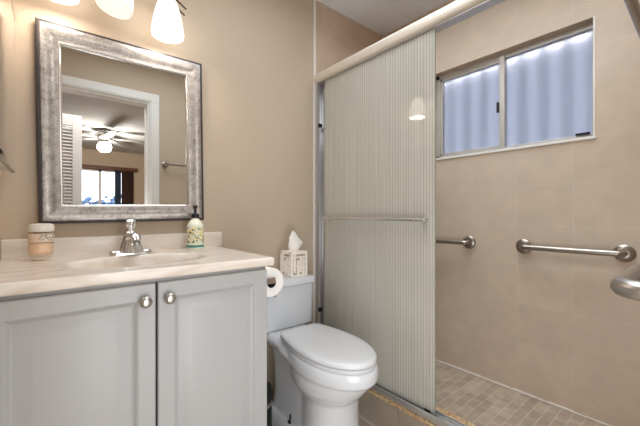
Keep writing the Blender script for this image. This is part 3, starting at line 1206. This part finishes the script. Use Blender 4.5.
def grab_bar(y0, y1, z, label):
    g = thing('grab_bar', (XR, (y0 + y1) / 2, z), label, 'grab bar', 'grab bars on the shower window wall')
    rr, off = 0.0135, 0.045
    pts = [Vector((XR - 0.004, y0, z))]
    pts += arc((XR - off + 0.02, y0 + 0.02, z), (0, -1, 0), (-1, 0, 0), 0.02, 0, PI / 2, 6)
    pts += arc((XR - off + 0.02, y1 - 0.02, z), (-1, 0, 0), (0, 1, 0), 0.02, 0, PI / 2, 6)
    pts.append(Vector((XR - 0.004, y1, z)))
    b = BM()
    tube(b, pts, rr, 18)
    obj('bar', b, M['steel'], g)
    for y in (y0, y1):
        b = BM()
        lathe(b, [(0.038, -0.0005), (0.038, -0.006), (0.034, -0.010), (0.026, -0.013), (0.018, -0.016)], (XR, y, z), 32, 'X')
        obj('flange', b, M['steel'], g)


grab_bar(0.245, 0.640, 0.871, 'brushed steel grab bar low on the tiled wall right of the window')
grab_bar(0.935, 1.350, 0.873, 'brushed steel grab bar whose far end disappears behind the glass door')

# near grab bar on the door wall, its elbow pokes into the frame
gz = 0.900
g = thing('grab_bar', (1.02, YD, gz), 'thick polished grab bar elbow cut off by the right picture edge', 'grab bar')
rr = 0.019
pts = [Vector((0.852, YD + 0.002, gz))]
pts += arc((0.892, 0.075, gz), (-1, 0, 0), (0, 1, 0), 0.040, 0, PI / 2, 8)
pts += arc((1.14, 0.075, gz), (0, 1, 0), (1, 0, 0), 0.040, 0, PI / 2, 8)
pts.append(Vector((1.18, YD + 0.002, gz)))
b = BM()
tube(b, pts, rr, 24)
obj('bar', b, M['nickel'], g)
for x in (0.852, 1.18):
    b = BM()
    lathe(b, [(0.038, 0.0005), (0.038, 0.006), (0.03, 0.011), (0.022, 0.013)], (x, YD, gz), 32, 'Y')
    obj('flange', b, M['nickel'], g)
# towel bar on the same wall, also seen in the mirror
tz = 1.486
g = thing('towel_bar', (0.98, YD, tz), 'nickel towel bar high on the wall beside the doorway, reflected in the mirror', 'towel bar')
b = BM()
tube(b, [(0.785, 0.106, tz), (1.225, 0.106, tz)], 0.0095, 16)
obj('rail', b, M['steel'], g)
for x in (0.79, 1.22):
    b = BM()
    lathe(b, [(0.026, 0.0005), (0.026, 0.008), (0.016, 0.014), (0.011, 0.03), (0.011, 0.050), (0.016, 0.056), (0.017, 0.072), (0.012, 0.079)], (x, YD, tz), 24, 'Y')
    obj('post', b, M['steel'], g)

# ------------------------------------------------------------------ bedroom beyond the doorway (seen in the mirror)
BX0, BX1, BY0, BY1 = -1.7, 2.4, -5.1, YD - 0.12
struct('floor_bedroom', box(BX0, BY0 - 0.1, -0.1, BX1, BY1, -0.002), M['carpet'])
struct('ceiling_bedroom', box(BX0 - 0.1, BY0 - 0.1, H, BX1 + 0.1, BY1 + 0.02, H + 0.08), M['popcorn'])
struct('wall_bedroom_left', box(BX0 - 0.1, BY0 - 0.1, -0.1, BX0, BY1, H), M['paint'])
struct('wall_bedroom_right', box(BX1, BY0 - 0.1, -0.1, BX1 + 0.1, BY1, H), M['paint'])
b = BM()
GX0, GX1, GZ = 0.30, 1.35, 2.0
bx(b, BX0, BY0 - 0.1, -0.1, GX0, BY0, H)
bx(b, GX1, BY0 - 0.1, -0.1, BX1, BY0, H)
bx(b, GX0, BY0 - 0.1, GZ, GX1, BY0, H)
struct('wall_bedroom_far', b, M['paint'])
b = BM()
bx(b, BX0, BY1, -0.1, XL - 0.1, BY1 + 0.1, H)
bx(b, XR + 0.15, BY1, -0.1, BX1, BY1 + 0.1, H)
struct('wall_bedroom_near', b, M['paint'])
wn = bpy.data.objects.new('window_2', None)
COL.objects.link(wn)
wn.location = (0.82, BY0 - 0.05, 0)
ORG[wn.name] = Vector(wn.location)
wn['kind'] = 'structure'
b = BM()
for x in (GX0, 0.79, GX1 - 0.05):
    bx(b, x, BY0 - 0.07, 0, x + 0.05, BY0 - 0.03, GZ)
bx(b, GX0, BY0 - 0.07, GZ - 0.05, GX1, BY0 - 0.03, GZ)
bx(b, GX0, BY0 - 0.07, 0, GX1, BY0 - 0.03, 0.06)
struct('window_frame', b, M['white'], wn)
struct('pane', box(GX0 + 0.05, BY0 - 0.053, 0.06, 0.79, BY0 - 0.049, GZ - 0.05), M['clear'], wn)
struct('pane', box(0.84, BY0 - 0.053, 0.06, GX1 - 0.05, BY0 - 0.049, GZ - 0.05), M['clear'], wn)
vb = obj('curtain_valance', box(0.22, BY0 + 0.001, 1.985, 1.50, BY0 + 0.10, 2.06, 0.004), M['wood'], loc=(0.86, BY0, 1.98))
tag(vb, 'brown wooden valance over the bedroom sliding window in the mirror', 'valance')


def curtain(name, x0, x1, m, label):
    b = BM()
    ra = []
    for i in range(61):
        x = x0 + (x1 - x0) * i / 60
        ra.append((x, BY0 + 0.05 + 0.018 * math.sin(i * 0.9)))
    loft(b, [[(x, y, 0.03) for x, y in ra], [(x, y, 1.984) for x, y in ra]], False, False)
    o = obj(name, b, m, loc=((x0 + x1) / 2, BY0 + 0.05, 0.03))
    md = o.modifiers.new('thick', 'SOLIDIFY')
    md.thickness = 0.003
    tag(o, label, 'curtain')


curtain('curtain', 1.075, 1.19, M['bluecurtain'], 'dark blue curtain strip next to the bright bedroom window in the mirror')
curtain('curtain', 1.20, 1.43, M['brown'], 'dark brown curtain right of the blue one in the mirror')
# louvred closet door leaf standing open in the bedroom
dr = bpy.data.objects.new('door_1', None)
COL.objects.link(dr)
dr.location = (-0.515, -0.80, 0.01)
dr['kind'] = 'structure'
ORG[dr.name] = Vector((0, 0, 0))
b = BM()
DW = 0.755
bx(b, 0, -0.0, 0, 0.075, 0.034, 1.995, 0.002)
bx(b, DW - 0.075, 0, 0, DW, 0.034, 1.995, 0.002)
for z0, z1 in ((0, 0.18), (0.95, 1.05), (1.89, 1.995)):
    bx(b, 0.075, 0, z0, DW - 0.075, 0.034, z1)
struct('door_frame', b, M['greydoor'], dr)
b = BM()
z = 0.20
while z < 1.88:
    if not 0.92 < z < 1.05:
        t = bmesh.new()
        bx(t, 0.075, -0.019, -0.003, DW - 0.075, 0.019, 0.003)
        join(b, t, Matrix.Translation((0, 0.017, z)) @ Matrix.Rotation(math.radians(-40), 4, 'X'))
    z += 0.032
struct('louvre_slats', b, M['greydoor'], dr)
struct('wall_bedroom_closet', box(BX0, -0.86, 0, -0.52, -0.76, H), M['paint'])
# ceiling fan
fX, fY = 0.675, -3.1
cf = thing('ceiling_fan', (fX, fY, H), 'flush ceiling fan with lit globe, seen through the doorway in the mirror', 'ceiling fan')
b = BM()
lathe(b, [(0.085, -0.0), (0.085, -0.04), (0.12, -0.06), (0.125, -0.12), (0.09, -0.15), (0.05, -0.165), (0.05, -0.19), (0.075, -0.20)], (fX, fY, H - 0.001), 32)
obj('motor_housing', b, M['nickel'], cf)
for k in range(5):
    a = math.radians(12 + 72 * k)
    t = bmesh.new()
    loft(t, [rrect(0.16, -0.06, 0.66, 0.06, 0.045, -0.135, 5), rrect(0.16, -0.06, 0.66, 0.06, 0.045, -0.128, 5)])
    bx(t, 0.10, -0.018, -0.134, 0.22, 0.018, -0.128)
    b = BM()
    join(b, t, Matrix.Translation((fX, fY, H)) @ Matrix.Rotation(a, 4, 'Z') @ Matrix.Rotation(math.radians(0), 4, 'X'))
    obj('blade', b, M['fanblade'], cf)
b = BM()
lathe(b, [(0.05, -0.205), (0.085, -0.225), (0.10, -0.265), (0.095, -0.305), (0.065, -0.34), (0.02, -0.355)], (fX, fY, H), 32)
obj('light_globe', b, M['globe_on'], cf, label='glowing white globe')
# greenery outside the bedroom window
b = BM()
for i in range(520):
    c = Vector((random.uniform(-0.6, 2.2), random.uniform(-6.9, -6.4), 0))
    top = 1.52 + 0.12 * math.sin(c.x * 5) + 0.06 * math.sin(c.x * 13)
    c.z = random.uniform(0.2, top)
    t = bmesh.new()
    bmesh.ops.create_icosphere(t, subdivisions=1, radius=random.uniform(0.05, 0.11))
    join(b, t, Matrix.Translation(c) @ Matrix.Diagonal((1, 1, 0.6, 1)))
for x in (-0.3, 0.4, 1.1, 1.8):
    tube(b, [(x, -6.65, 0), (x, -6.65, 1.0)], 0.04, 6)
hd = obj('garden_hedge', b, M['leaf'], loc=(0.8, -6.65, 0))
tag(hd, 'bluish leafy hedge outside the bedroom window in the mirror', 'hedge')
struct('ground_outside', box(-6, -12, -0.25, 8, BY0 - 0.1, -0.05), mat('paving', '#B9B4AB', 0.9))
